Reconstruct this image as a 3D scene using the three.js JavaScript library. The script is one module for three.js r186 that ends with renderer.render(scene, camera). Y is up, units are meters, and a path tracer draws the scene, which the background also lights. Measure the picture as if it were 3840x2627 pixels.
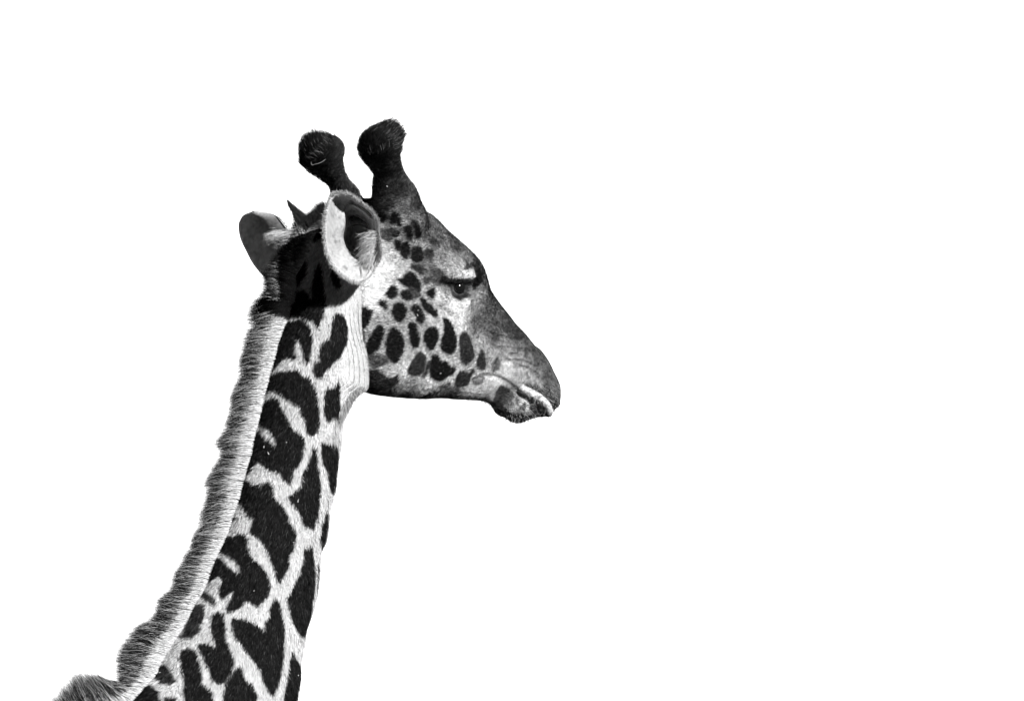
import * as THREE from 'three';
import { mergeGeometries } from 'three/addons/utils/BufferGeometryUtils.js';

// ---------------------------------------------------------------- camera, sky, sun, exposure
const PW = 3840, PH = 2627, K = 0.6e-3, DIST = 14, EYE = 4.2;      // photograph size, metres per pixel at the giraffe, lens distance and height
const scene = new THREE.Scene();
const camera = new THREE.PerspectiveCamera(2 * Math.atan(PH / 2 * K / DIST) * 180 / Math.PI, 1024 / 700, 0.1, 200);
camera.position.set(0, EYE, DIST);
camera.lookAt(0, EYE, 0);

const renderer = new THREE.WebGLRenderer({ antialias: true });
renderer.toneMapping = THREE.LinearToneMapping;
renderer.toneMappingExposure = 1.6;
renderer.shadowMap.enabled = true;

const SUN = new THREE.Vector3(0.56, 0.55, 0.62).normalize();
const sun = new THREE.DirectionalLight(0xffffff, 5);
sun.position.set(0, EYE, 0).addScaledVector(SUN, 12);
sun.target.position.set(0, EYE, 0);
sun.castShadow = true;
sun.shadow.radius = 1;
sun.shadow.mapSize.set(4096, 4096);
Object.assign(sun.shadow.camera, { left: -2, right: 2, top: 2, bottom: -2, near: 1, far: 40 });
scene.add(sun, sun.target);

{ // a clear deep sky: even grey, a little lighter towards the horizon
  const w = 64, h = 32, data = new Float32Array(w * h * 4);
  for (let j = 0; j < h; j++) for (let i = 0; i < w; i++) {
    const e = Math.max(0, Math.sin((j + 0.5) / h * Math.PI - Math.PI / 2)), L = 0.014 + 0.01 * (1 - e) ** 3;
    data.set([L, L, L, 1], (j * w + i) * 4);
  }
  const sky = new THREE.DataTexture(data, w, h, THREE.RGBAFormat, THREE.FloatType);
  sky.mapping = THREE.EquirectangularReflectionMapping;
  sky.magFilter = THREE.LinearFilter;
  sky.needsUpdate = true;
  scene.background = sky; scene.environment = sky;
}

// ---------------------------------------------------------------- small tools
let seed = 12345;
const rnd = () => { seed = (seed + 0x6d2b79f5) | 0; let t = Math.imul(seed ^ (seed >>> 15), 1 | seed); t = (t + Math.imul(t ^ (t >>> 7), 61 | t)) ^ t; return ((t ^ (t >>> 14)) >>> 0) / 4294967296; };
const gauss = () => Math.sqrt(-2 * Math.log(1 - rnd())) * Math.cos(6.28318 * rnd());
const clamp = (x, a, b) => x < a ? a : x > b ? b : x, mix = (a, b, t) => a + (b - a) * t;
const step = (a, b, x) => { const t = clamp((x - a) / (b - a), 0, 1); return t * t * (3 - 2 * t); };
const hash = (i, j, k) => { let h = Math.imul(i, 374761393) ^ Math.imul(j, 668265263) ^ Math.imul(k, 1274126177); h = Math.imul(h ^ (h >>> 13), 1103515245); return ((h ^ (h >>> 16)) >>> 0) / 4294967296; };
function noise(x, y, z) {                                          // -1 .. 1
  const i = Math.floor(x), j = Math.floor(y), k = Math.floor(z);
  let a = x - i, b = y - j, c = z - k; a = a * a * (3 - 2 * a); b = b * b * (3 - 2 * b); c = c * c * (3 - 2 * c);
  const h = (p, q, r) => hash(i + p, j + q, k + r);
  return 2 * mix(mix(mix(h(0, 0, 0), h(1, 0, 0), a), mix(h(0, 1, 0), h(1, 1, 0), a), b), mix(mix(h(0, 0, 1), h(1, 0, 1), a), mix(h(0, 1, 1), h(1, 1, 1), a), b), c) - 1;
}
const fbm = (x, y, z) => 0.55 * noise(x, y, z) + 0.3 * noise(x * 2.1 + 7, y * 2.1, z * 2.1) + 0.15 * noise(x * 4.3, y * 4.3 + 3, z * 4.3);
const smin = (a, b, k) => { const h = Math.max(k - Math.abs(a - b), 0) / k; return Math.min(a, b) - h * h * k / 4; };
const add = (a, b, s = 1) => [a[0] + b[0] * s, a[1] + b[1] * s, a[2] + b[2] * s], sub = (a, b) => add(a, b, -1);
const dot = (a, b) => a[0] * b[0] + a[1] * b[1] + a[2] * b[2];
const unit = (a) => { const l = Math.hypot(...a) || 1; return [a[0] / l, a[1] / l, a[2] / l]; };
const cross = (a, b) => [a[1] * b[2] - a[2] * b[1], a[2] * b[0] - a[0] * b[2], a[0] * b[1] - a[1] * b[0]];
const lerp3 = (a, b, t) => [mix(a[0], b[0], t), mix(a[1], b[1], t), mix(a[2], b[2], t)];
const at = (px, py, z = 0) => { const m = K * (DIST - z) / DIST; return [(px - PW / 2) * m, EYE + (PH / 2 - py) * m, z]; };   // a measured point at depth z
function spline(pts, n) {                                          // Catmull-Rom, any dimension, n points per span
  const out = [];
  for (let i = 0; i < pts.length - 1; i++) for (let k = 0; k < n; k++) {
    const p = [pts[Math.max(0, i - 1)], pts[i], pts[i + 1], pts[Math.min(pts.length - 1, i + 2)]], t = k / n;
    out.push(p[1].map((_, c) => 0.5 * (2 * p[1][c] + (p[2][c] - p[0][c]) * t + (2 * p[0][c] - 5 * p[1][c] + 4 * p[2][c] - p[3][c]) * t * t + (3 * p[1][c] - p[0][c] - 3 * p[2][c] + p[3][c]) * t ** 3)));
  }
  out.push(pts[pts.length - 1]);
  return out;
}
function loop(pts, n) {                                            // the same for a closed outline
  const m = pts.length, out = [];
  for (let i = 0; i < m; i++) for (let k = 0; k < n; k++) {
    const p = [pts[(i + m - 1) % m], pts[i], pts[(i + 1) % m], pts[(i + 2) % m]], t = k / n;
    out.push(p[1].map((_, c) => 0.5 * (2 * p[1][c] + (p[2][c] - p[0][c]) * t + (2 * p[0][c] - 5 * p[1][c] + 4 * p[2][c] - p[3][c]) * t * t + (3 * p[1][c] - p[0][c] - 3 * p[2][c] + p[3][c]) * t ** 3)));
  }
  return out;
}

// ---------------------------------------------------------------- body frames: forward along the head (down along the neck), dorsal, lateral
class Frame {
  constructor(O, F, U, L) { Object.assign(this, { O, F, U, L }); }
  to(p) { const d = sub(p, this.O); return [dot(d, this.F), dot(d, this.U), dot(d, this.L)]; }
  from(f, u, v) { return add(add(add(this.O, this.F, f), this.U, u), this.L, v); }
  plane(px, py, v = 0) {                                           // (f, u) of a measured point lying v to the side of the middle plane
    let z = 0, f = 0, u = 0;
    for (let i = 0; i < 6; i++) {
      const q = at(px, py, z), dx = q[0] - this.O[0] - v * this.L[0], dy = q[1] - this.O[1] - v * this.L[1], { F, U } = this, det = F[0] * U[1] - U[0] * F[1];
      f = (U[1] * dx - U[0] * dy) / det; u = (F[0] * dy - F[1] * dx) / det;
      z = this.from(f, u, v)[2];
    }
    return [f, u];
  }
}
const rad = Math.PI / 180, YAW = 35 * rad, PITCH = 29.8 * rad;
const headward = [Math.cos(YAW), 0, -Math.sin(YAW)];
const HEAD = new Frame(at(1180, 950, 0), add([0, -Math.sin(PITCH), 0], headward, Math.cos(PITCH)), add([0, Math.cos(PITCH), 0], headward, Math.sin(PITCH)), [Math.sin(YAW), 0, Math.cos(YAW)]);
const NYAW = 12 * rad, LEAN = 16.4 * rad, backward = [-Math.cos(NYAW), 0, Math.sin(NYAW)];
const NECK = new Frame(at(1230, 1050, 0.0), add([0, -Math.cos(LEAN), 0], backward, Math.sin(LEAN)), add([0, Math.sin(LEAN), 0], backward, Math.cos(LEAN)), [Math.sin(NYAW), 0, Math.cos(NYAW)]);

// outlines of the middle plane and half widths, as tables over f
const TN = 400;
function table(pairs, f0, f1) {
  pairs = pairs.slice().sort((a, b) => a[0] - b[0]);
  const out = new Float32Array(TN + 2);
  for (let i = 0, k = 0; i <= TN + 1; i++) {
    const f = f0 + (f1 - f0) * i / TN;
    while (k < pairs.length - 2 && pairs[k + 1][0] < f) k++;
    out[i] = mix(pairs[k][1], pairs[k + 1][1], clamp((f - pairs[k][0]) / (pairs[k + 1][0] - pairs[k][0] || 1e-9), 0, 1));
  }
  return out;
}
const smoothTable = (t, n) => { for (let k = 0; k < n; k++) { const c = t.slice(); for (let i = 1; i < t.length - 1; i++) t[i] = (c[i - 1] + 2 * c[i] + c[i + 1]) / 4; } return t; };
function loft(frame, top, bottom, width, f0, f1, skew, power) {
  const T = smoothTable(table(spline(top, 6).map(([x, y]) => frame.plane(x, y)), f0, f1), 6), B = smoothTable(table(spline(bottom, 6).map(([x, y]) => frame.plane(x, y)), f0, f1), 6);
  const W = smoothTable(table(width, f0, f1), 30);
  return { frame, T, B, W, f0, f1, skew, power, at(t, f) { const a = clamp((f - f0) / (f1 - f0) * TN, 0, TN), i = Math.floor(a); return mix(t[i], t[i + 1], a - i); } };
}
const headTop = [[1075, 960], [1100, 895], [1150, 835], [1210, 790], [1290, 757], [1380, 748], [1480, 758], [1560, 788], [1600, 814], [1640, 855], [1685, 894], [1730, 934], [1762, 970], [1780, 1015], [1796, 1068], [1818, 1100], [1841, 1129], [1875, 1166], [1909, 1206], [1948, 1245], [1984, 1289], [2004, 1303], [2030, 1340], [2047, 1376], [2064, 1412], [2074, 1436], [2078, 1462], [2080, 1490], [2076, 1510]];
const headBottom = [[1060, 1000], [1130, 1080], [1200, 1200], [1290, 1350], [1350, 1440], [1385, 1469], [1442, 1480], [1512, 1487], [1583, 1491], [1654, 1489], [1725, 1496], [1795, 1501], [1838, 1506], [1880, 1512], [1927, 1525], [1975, 1545], [2010, 1556], [2040, 1552], [2060, 1535], [2074, 1515]];
const PX = K;
const headLoft = loft(HEAD, headTop, headBottom,
  [[-110, 0.03], [-60, 0.05], [0, 0.068], [150, 0.096], [300, 0.112], [480, 0.108], [620, 0.1], [740, 0.085], [880, 0.066], [1020, 0.055], [1120, 0.053], [1180, 0.048], [1215, 0.036], [1240, 0.02]].map(([f, w]) => [f * PX, w]),
  -110 * PX, 1240 * PX, 0.2, 2.3);
const neckBack = [[1150, 850], [1118, 940], [1098, 1050], [1080, 1136], [1076, 1176], [1057, 1220], [1035, 1273], [1016, 1343], [1003, 1387], [986, 1453], [968, 1528], [955, 1585], [937, 1651], [928, 1700], [902, 1785], [884, 1864], [866, 1917], [836, 2005], [805, 2071], [778, 2128], [755, 2203], [716, 2267], [669, 2357], [600, 2465], [570, 2529], [488, 2620], [400, 2730], [250, 2900], [120, 3050]];
const neckFront = [[1330, 930], [1348, 1050], [1346, 1136], [1342, 1200], [1348, 1262], [1368, 1330], [1379, 1395], [1380, 1438], [1375, 1463], [1343, 1482], [1320, 1512], [1304, 1541], [1284, 1575], [1276, 1620], [1274, 1662], [1266, 1706], [1258, 1776], [1250, 1846], [1232, 1908], [1226, 1974], [1217, 2027], [1199, 2066], [1194, 2128], [1185, 2216], [1170, 2280], [1144, 2357], [1136, 2409], [1122, 2486], [1120, 2538], [1108, 2624], [1095, 2700], [1080, 2820], [1070, 2960], [1060, 3100]];
const neckLoft = loft(NECK, neckBack, neckFront,
  [[-150, 0.06], [0, 0.085], [150, 0.092], [400, 0.086], [700, 0.08], [1100, 0.088], [1500, 0.11], [1900, 0.14]].map(([f, w]) => [f * PX, w]), -140 * PX, 1790 * PX, 0.0, 2);
function loftDistance(l, x, y, z) {
  const { O, F, U, L } = l.frame, dx = x - O[0], dy = y - O[1], dz = z - O[2];
  const f = dx * F[0] + dy * F[1] + dz * F[2], u = dx * U[0] + dy * U[1] + dz * U[2], v = Math.abs(dx * L[0] + dy * L[1] + dz * L[2]);
  const e = Math.max(f - l.f1, l.f0 - f);
  if (e > 0.07) return e + 0.02;
  const a = clamp((f - l.f0) / (l.f1 - l.f0) * TN, 0, TN), i = a | 0, t = a - i;
  const up = l.T[i] + (l.T[i + 1] - l.T[i]) * t, dn = l.B[i] + (l.B[i + 1] - l.B[i]) * t, w0 = l.W[i] + (l.W[i + 1] - l.W[i]) * t;
  const c = (up + dn) / 2, ry = Math.max((up - dn) / 2, 0.006), s = (u - c) / ry, w = w0 * (1 + l.skew * clamp(s, -1, 1)), q = v / w;
  const r = l.power === 2 ? Math.sqrt(s * s + q * q) : Math.pow(Math.pow(Math.abs(s), l.power) + Math.pow(q, l.power), 1 / l.power), len = Math.hypot(u - c, v);
  const d = r < 1e-3 ? -Math.min(ry, w) : len * (1 - 1 / r);
  return e > -0.02 ? Math.max(d, e) + (e > 0 && d > 0 ? Math.min(e, d) * 0.4 : 0) : d;
}

// ossicones: chains of tapered capsules, v to the side of the middle plane
const chains = [];
function chain(pts, blend) {                                       // pts: [px, py, v, radius in px]
  const c = pts.map(([x, y, v, r]) => { const [f, u] = HEAD.plane(x, y, v); return [...HEAD.from(f, u, v), r * PX]; });
  chains.push({ c, blend });
}
chain([[1508, 822, 0.085, 92], [1481, 742, 0.095, 80], [1464, 690, 0.105, 61], [1458, 645, 0.11, 46], [1440, 600, 0.117, 54], [1422, 552, 0.122, 73], [1455, 513, 0.125, 48], [1474, 500, 0.125, 33]], 0.034);
chain([[1310, 800, -0.085, 78], [1294, 738, -0.1, 50], [1270, 684, -0.11, 32], [1232, 626, -0.117, 50], [1203, 581, -0.122, 74], [1188, 566, -0.125, 58], [1238, 562, -0.125, 50]], 0.022);
for (const s of [1, -1]) {                                         // round lower lip, end of the nose and upper lip
  chain([[1845, 1486, s * 0.018, 26], [1893, 1512, s * 0.018, 45], [1942, 1529, s * 0.02, 52], [1974, 1533, s * 0.018, 42]], 0.014);
  chain([[2000, 1440, s * 0.02, 62], [2024, 1475, s * 0.02, 62], [2036, 1508, s * 0.018, 52]], 0.02);
}
function capsule(a, b, x, y, z) {
  const ex = b[0] - a[0], ey = b[1] - a[1], ez = b[2] - a[2], t = clamp(((x - a[0]) * ex + (y - a[1]) * ey + (z - a[2]) * ez) / (ex * ex + ey * ey + ez * ez || 1e-12), 0, 1);
  return Math.hypot(x - a[0] - ex * t, y - a[1] - ey * t, z - a[2] - ez * t) - mix(a[3], b[3], t);
}
const jawLine = HEAD.plane(1385, 1120, 0.09);
function baseDistance(x, y, z) {
  const h = loftDistance(headLoft, x, y, z), n = loftDistance(neckLoft, x, y, z);
  let d = smin(h, n, mix(0.012, 0.04, step(EYE - 0.05, EYE + 0.12, y)));
  for (const { c, blend } of chains) {
    if (Math.hypot(x - c[1][0], y - c[1][1], z - c[1][2]) > 0.3) continue;
    let e = 9;
    for (let i = 0; i < c.length - 1; i++) e = smin(e, capsule(c[i], c[i + 1], x, y, z), 0.011);
    d = smin(d, e, blend);
  }
  return d;
}
function cast(px, py, dist = baseDistance) {                       // where a measured point lies on the body
  let best = 9, bz = 0;
  for (let z = 0.3, i = 0; z > -0.6 && i < 400; i++) {
    const p = at(px, py, z), d = dist(...p);
    if (d < best) { best = d; bz = z; }
    if (d < 4e-4) break;
    z -= Math.max(d * 0.6, 6e-4);
  }
  return at(px, py, bz);
}
const gradient = (p, fn, e = 1.5e-3) => unit([fn(p[0] + e, p[1], p[2]) - fn(p[0] - e, p[1], p[2]), fn(p[0], p[1] + e, p[2]) - fn(p[0], p[1] - e, p[2]), fn(p[0], p[1], p[2] + e) - fn(p[0], p[1], p[2] - e)]);

// ---------------------------------------------------------------- relief: grooves, ridges and rolls laid on both sides of the head or neck
const features = [];
function relief(frame, kind, pts, radius, amount, blend = 0.01, n = 4, lift = 0) {
  const c = spline(pts.map(([x, y]) => { let p = cast(x, y); if (lift) p = add(p, gradient(p, baseDistance), lift); const q = frame.to(p); q[2] = Math.abs(q[2]); return q; }), n), mid = c[c.length >> 1];
  let reach = 0; for (const q of c) reach = Math.max(reach, Math.hypot(...sub(q, mid)));
  features.push({ frame, kind, c, radius: radius * PX, amount, blend, mid, reach: reach + (kind === 'roll' ? radius * PX + blend + 0.01 : radius * PX * 2.6) });
}
const groove = (f, pts, r, a) => relief(f, 'groove', pts, r, a), ridge = (f, pts, r, a) => relief(f, 'groove', pts, r, -a), roll = (pts, r, blend, lift = 0) => relief(HEAD, 'roll', pts, r, 0, blend, 4, lift);
const hollow = [], earBase = {};
const throatTop = NECK.plane(1340, 1120)[0], throatEnd = NECK.plane(1300, 1560)[0];
function bodyDistance(x, y, z) {
  let d = baseDistance(x, y, z);
  if (Math.abs(d) > 0.05) return d;
  const p = [x, y, z];
  let h, n = NECK.to(p);
  const across = n[1] - neckLoft.at(neckLoft.B, n[0]);
  if (n[0] > throatTop - 0.02 && n[0] < throatEnd && across < 0.085 && across > -0.03 && Math.abs(n[2]) < 0.13) {   // loose skin of the throat hangs in long pleats
    const w = step(throatTop - 0.02, throatTop + 0.05, n[0]) * step(throatEnd, throatEnd - 0.05, n[0]) * step(0.085, 0.045, across) * (n[2] > 0 ? 1 : 0.7);
    const ph = across / 0.0128 + 0.4 * noise(n[0] * 9, across * 18, 4) + 0.3 * (n[0] - throatTop) / 0.1;
    d += w * step(-0.03, -0.012, across) * 0.0055 * (Math.abs(Math.sin(Math.PI * ph)) < 0.5 ? 0.9 - 1.8 * Math.abs(Math.sin(Math.PI * ph)) : 0);
    n[2] = Math.abs(n[2]);
  } else n[2] = Math.abs(n[2]);
  for (const t of features) {
    let q;
    if (t.frame === HEAD) { if (!h) { h = HEAD.to(p); h[2] = Math.abs(h[2]); } q = h; } else q = n;
    const m = t.mid;
    if ((q[0] - m[0]) ** 2 + (q[1] - m[1]) ** 2 + (q[2] - m[2]) ** 2 > t.reach * t.reach) continue;
    let e = 9;
    const c = t.c;
    for (let i = 0; i < c.length - 1 || (i === 0 && c.length === 1); i++) {
      const a = c[i], b = c[i + 1] ?? a, ex = b[0] - a[0], ey = b[1] - a[1], ez = b[2] - a[2], s = clamp(((q[0] - a[0]) * ex + (q[1] - a[1]) * ey + (q[2] - a[2]) * ez) / (ex * ex + ey * ey + ez * ez || 1e-12), 0, 1);
      const w = (q[0] - a[0] - ex * s) ** 2 + (q[1] - a[1] - ey * s) ** 2 + (q[2] - a[2] - ez * s) ** 2;
      if (w < e) e = w;
    }
    if (t.kind === 'roll') d = smin(d, Math.sqrt(e) - t.radius, t.blend);
    else d += t.amount * Math.exp(-e / (t.radius * t.radius));
  }
  if (hollow.length) d = Math.max(d, -capsule(hollow[0], hollow[1], x, y, z));
  return d;
}
{ // the near ear's hollow runs into the head
  earBase.z = cast(1425, 965)[2] + 0.056;
  hollow.push([...at(1335, 885, earBase.z + 0.05), 0.036], [...at(1345, 898, earBase.z - 0.085), 0.032]);
}
// eye: brow, socket, lids
ridge(HEAD, [[1630, 1024], [1680, 1016], [1730, 1014], [1772, 1020]], 30, 0.019);
groove(HEAD, [[1690, 1080], [1720, 1082], [1752, 1080]], 30, 0.011);
ridge(HEAD, [[1660, 1128], [1710, 1150], [1752, 1130]], 26, 0.007);
groove(HEAD, [[1650, 1150], [1690, 1182], [1716, 1198]], 9, 0.003);
groove(HEAD, [[1690, 1020], [1720, 1000], [1752, 1004]], 8, 0.003);
// cheek, jaw, temple
ridge(HEAD, [[1560, 1190], [1640, 1240], [1720, 1300], [1800, 1350]], 50, 0.006);
groove(HEAD, [[1500, 950], [1560, 980], [1600, 1010]], 45, 0.006);
groove(HEAD, [[1790, 1110], [1800, 1180], [1810, 1250]], 40, 0.006);
// muzzle wrinkles
groove(HEAD, [[1795, 1240], [1830, 1268], [1880, 1282], [1940, 1290], [1980, 1284]], 8, 0.0130);
groove(HEAD, [[1790, 1215], [1830, 1245], [1890, 1268], [1960, 1275]], 7, 0.0119);
groove(HEAD, [[1880, 1302], [1935, 1308], [1985, 1315], [2020, 1345]], 7, 0.0130);
groove(HEAD, [[1915, 1330], [1965, 1335], [2010, 1355], [2040, 1390]], 7, 0.0130);
groove(HEAD, [[1930, 1352], [1980, 1360], [2020, 1385], [2050, 1420]], 7, 0.0130);
groove(HEAD, [[1940, 1376], [1985, 1385], [2020, 1410], [2045, 1440]], 7, 0.0130);
groove(HEAD, [[1990, 1395], [2005, 1415], [2000, 1440]], 7, 0.0130);
groove(HEAD, [[1968, 1398], [1980, 1420], [1972, 1445]], 7, 0.0119);
groove(HEAD, [[2020, 1425], [2040, 1450], [2062, 1475]], 7, 0.0130);
groove(HEAD, [[1995, 1300], [2030, 1345], [2062, 1395]], 6, 0.0119);
groove(HEAD, [[1830, 1190], [1862, 1215], [1905, 1236], [1950, 1250]], 7, 0.0087);
groove(HEAD, [[1806, 1260], [1850, 1296], [1900, 1316]], 7, 0.0101);
groove(HEAD, [[1950, 1318], [1990, 1330], [2024, 1362], [2050, 1400]], 6, 0.0116);
groove(HEAD, [[1900, 1352], [1940, 1364], [1970, 1392], [1962, 1420]], 6, 0.0101);
groove(HEAD, [[2010, 1335], [2042, 1380], [2070, 1430]], 6, 0.0119);
// mouth: the slit, the pale roll of the upper lip, the round lower lip
groove(HEAD, [[1775, 1424], [1809, 1409], [1866, 1416], [1913, 1444], [1950, 1472]], 9, 0.008);
roll([[1962, 1460], [1998, 1476], [2030, 1497], [2050, 1522], [2056, 1545]], 18, 0.003, 0.0008);
groove(HEAD, [[1970, 1440], [2010, 1450], [2048, 1472], [2074, 1505], [2078, 1545]], 8, 0.006);
groove(HEAD, [[1925, 1462], [1965, 1484], [2000, 1512], [2022, 1545]], 10, 0.009);
// fold behind the ear base
groove(HEAD, [[1455, 985], [1475, 1000], [1495, 1004]], 12, 0.01);
groove(HEAD, [[1470, 940], [1490, 980], [1506, 996]], 8, 0.006);

// ---------------------------------------------------------------- the coat: patches, a few painted shade, outlined in the body's own side view
const patches = [[], []];
const sheet = (x0, y0, k) => (pts) => pts.map(([x, y]) => [x0 + x * k, y0 + y * k]);
const A = sheet(1300, 900, 0.4717), B = sheet(1300, 400, 0.566), C = sheet(800, 1000, 0.44), E = sheet(650, 1600, 0.44), G = sheet(200, 2000, 0.4303);
function patch(which, pts, tone = 0.009) {
  const frame = which ? NECK : HEAD, poly = loop(pts.map(([x, y]) => frame.to(cast(x, y)).slice(0, 2)), 4);
  const xs = poly.map((p) => p[0]), ys = poly.map((p) => p[1]);
  patches[which].push({ poly, tone, box: [Math.min(...xs), Math.max(...xs), Math.min(...ys), Math.max(...ys)] });
}
const face = (pts, tone) => patch(0, A(pts), tone), brow = (pts, tone) => patch(0, B(pts), tone);
face([[415, 315], [460, 300], [500, 255], [540, 270], [575, 315], [590, 355], [582, 405], [560, 415], [520, 385], [470, 365], [430, 335]]);
face([[440, 410], [480, 400], [520, 410], [545, 440], [520, 465], [480, 470], [445, 455]]);
face([[500, 380], [560, 400], [585, 440], [540, 450]], 0.06);
face([[325, 420], [350, 375], [385, 365], [408, 400], [405, 440], [370, 465], [335, 450]]);
face([[255, 505], [280, 480], [310, 480], [330, 515], [320, 545], [295, 535]]);
face([[370, 570], [385, 520], [425, 500], [465, 520], [470, 580], [450, 630], [415, 650], [385, 625]]);
face([[515, 550], [530, 520], [570, 525], [600, 580], [612, 630], [590, 660], [560, 640], [535, 590]]);
face([[585, 470], [605, 460], [640, 490], [680, 530], [715, 560], [715, 600], [690, 610], [650, 580], [610, 540]]);
face([[640, 420], [690, 380], [705, 400], [705, 450], [685, 465], [660, 445]]);
face([[525, 90], [550, 55], [590, 60], [615, 110], [610, 160], [560, 175], [530, 150]]);
face([[625, 90], [655, 70], [690, 95], [690, 130], [655, 150], [630, 130]], 0.035);
face([[445, 100], [460, 40], [485, 20], [512, 50], [510, 110], [490, 145], [455, 135]]);
face([[390, 0], [435, 0], [452, 30], [440, 70], [415, 80], [400, 45]]);
face([[520, 205], [590, 200], [625, 235], [615, 262], [575, 255], [545, 235]], 0.03);
face([[620, 310], [645, 295], [662, 320], [650, 340], [625, 335]], 0.04);
face([[670, 235], [720, 230], [760, 280], [800, 310], [780, 335], [720, 318], [690, 280]], 0.06);
face([[800, 300], [812, 268], [850, 262], [880, 280], [866, 308], [835, 312]], 0.42);
face([[115, 540], [160, 540], [208, 560], [205, 600], [170, 660], [140, 700], [110, 705], [95, 640]]);
face([[95, 720], [140, 720], [150, 790], [140, 880], [130, 940], [100, 860], [90, 780]], 0.12);  // grey shading of the neck fold, painted as a stripe
face([[165, 880], [180, 800], [215, 730], [255, 680], [290, 685], [300, 730], [285, 790], [255, 860], [215, 900], [185, 915]]);
face([[320, 880], [330, 780], [365, 705], [410, 710], [450, 770], [462, 850], [440, 920], [400, 970], [350, 945]]);
face([[490, 690], [500, 655], [535, 660], [560, 710], [580, 790], [570, 845], [530, 850], [510, 790]]);
face([[615, 760], [640, 700], [690, 695], [718, 730], [715, 790], [690, 865], [655, 860], [630, 820]]);
face([[765, 625], [800, 630], [840, 690], [865, 780], [860, 860], [830, 900], [780, 890], [745, 850], [755, 770], [775, 690]]);
face([[890, 800], [915, 740], [960, 745], [985, 800], [1000, 900], [990, 950], [940, 985], [905, 930]], 0.03);
face([[1030, 970], [1055, 890], [1075, 875], [1090, 930], [1098, 1000], [1085, 1025], [1045, 1010]], 0.035);
face([[1165, 980], [1190, 940], [1215, 965], [1205, 1020], [1165, 1035]], 0.1);
face([[495, 1050], [520, 970], [560, 910], [610, 895], [628, 940], [625, 1000], [610, 1050], [560, 1070]], 0.035);
face([[610, 1080], [632, 1030], [650, 965], [668, 965], [655, 1020], [630, 1075]], 0.05);
face([[668, 1000], [680, 930], [715, 910], [755, 960], [790, 965], [830, 1000], [865, 1010], [850, 1060], [800, 1085], [760, 1110], [710, 1115], [675, 1070]]);
face([[870, 1120], [890, 1060], [930, 1040], [970, 1060], [1000, 1025], [1010, 1050], [985, 1090], [970, 1140], [920, 1160], [875, 1160]], 0.035);
face([[1000, 1110], [1040, 1080], [1100, 1080], [1080, 1130], [1030, 1150]], 0.2);
face([[755, 1165], [800, 1135], [825, 1140], [820, 1190], [790, 1210]], 0.14);
face([[185, 1050], [240, 1030], [290, 1060], [330, 1100], [410, 1080], [420, 1120], [380, 1150], [300, 1180], [200, 1200], [180, 1150]], 0.03);  // shade below the jaw angle painted in, with some dark hair
face([[180, 930], [250, 900], [330, 960], [300, 990], [220, 1000]], 0.1);
face([[1230, 1160], [1300, 1200], [1270, 1260], [1230, 1330], [1170, 1290], [1190, 1220]], 0.03);
face([[1270, 1330], [1330, 1390], [1420, 1380], [1500, 1400], [1480, 1440], [1400, 1450], [1310, 1440], [1240, 1400], [1200, 1350]], 0.035);
face([[1470, 1290], [1530, 1340], [1550, 1390], [1490, 1400], [1460, 1340]], 0.03);
face([[1385, 1180], [1420, 1160], [1480, 1180], [1560, 1225], [1620, 1280], [1645, 1330], [1630, 1385], [1590, 1400], [1560, 1340], [1500, 1270], [1430, 1230]], 0.62);
face([[1430, 1145], [1520, 1172], [1610, 1240], [1668, 1330], [1650, 1395], [1636, 1330], [1590, 1258], [1500, 1195]], 0.04);
face([[1345, 1265], [1365, 1255], [1375, 1285], [1358, 1300]], 0.1);
face([[1395, 1315], [1425, 1300], [1420, 1345], [1385, 1350]], 0.1);
face([[1300, 1290], [1320, 1285], [1325, 1320], [1305, 1325]], 0.14);
face([[862, 292], [885, 262], [930, 238], [975, 242], [992, 290], [960, 300], [900, 312], [872, 316]], 0.72);
face([[815, 335], [900, 325], [990, 330], [1000, 355], [975, 420], [920, 480], [880, 465], [850, 400]], 0.05);
brow([[290, 760], [320, 700], [350, 710], [370, 760], [370, 800], [345, 780], [320, 775]]);
brow([[205, 730], [230, 685], [260, 700], [265, 750], [230, 765]]);
brow([[390, 830], [395, 785], [420, 780], [440, 830], [435, 880], [410, 865]]);
brow([[435, 760], [455, 755], [480, 790], [495, 840], [480, 870], [460, 850]]);
brow([[270, 815], [310, 805], [355, 825], [350, 855], [310, 860]], 0.03);
brow([[215, 810], [260, 810], [310, 870], [280, 890], [225, 860]], 0.06);
brow([[550, 890], [580, 870], [605, 900], [580, 920]], 0.04);
brow([[245, 640], [265, 630], [275, 680], [255, 690]], 0.03);
brow([[760, 1075], [790, 1045], [812, 1060], [790, 1075]], 0.06);

const coatC = (pts, tone) => patch(1, C(pts), tone), coatE = (pts, tone) => patch(1, E(pts), tone), coatG = (pts, tone) => patch(1, G(pts), tone);
coatC([[650, 330], [700, 290], [840, 250], [950, 230], [962, 290], [955, 380], [930, 430], [900, 500], [880, 470], [850, 450], [800, 430], [740, 410], [690, 390], [640, 410]]);
coatC([[635, 470], [680, 440], [740, 430], [790, 440], [830, 500], [850, 570], [848, 650], [840, 740], [805, 820], [780, 760], [750, 640], [740, 600], [700, 670], [715, 740], [690, 760], [620, 760], [570, 800], [520, 870], [490, 900], [510, 790], [545, 690], [560, 600], [590, 520]]);
coatC([[1025, 400], [1050, 375], [1090, 400], [1130, 450], [1145, 540], [1140, 640], [1100, 720], [1090, 750], [1040, 790], [1000, 840], [950, 880], [940, 910], [885, 925], [860, 850], [870, 790], [905, 770], [910, 690], [940, 630], [1000, 570], [1015, 480]]);
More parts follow.
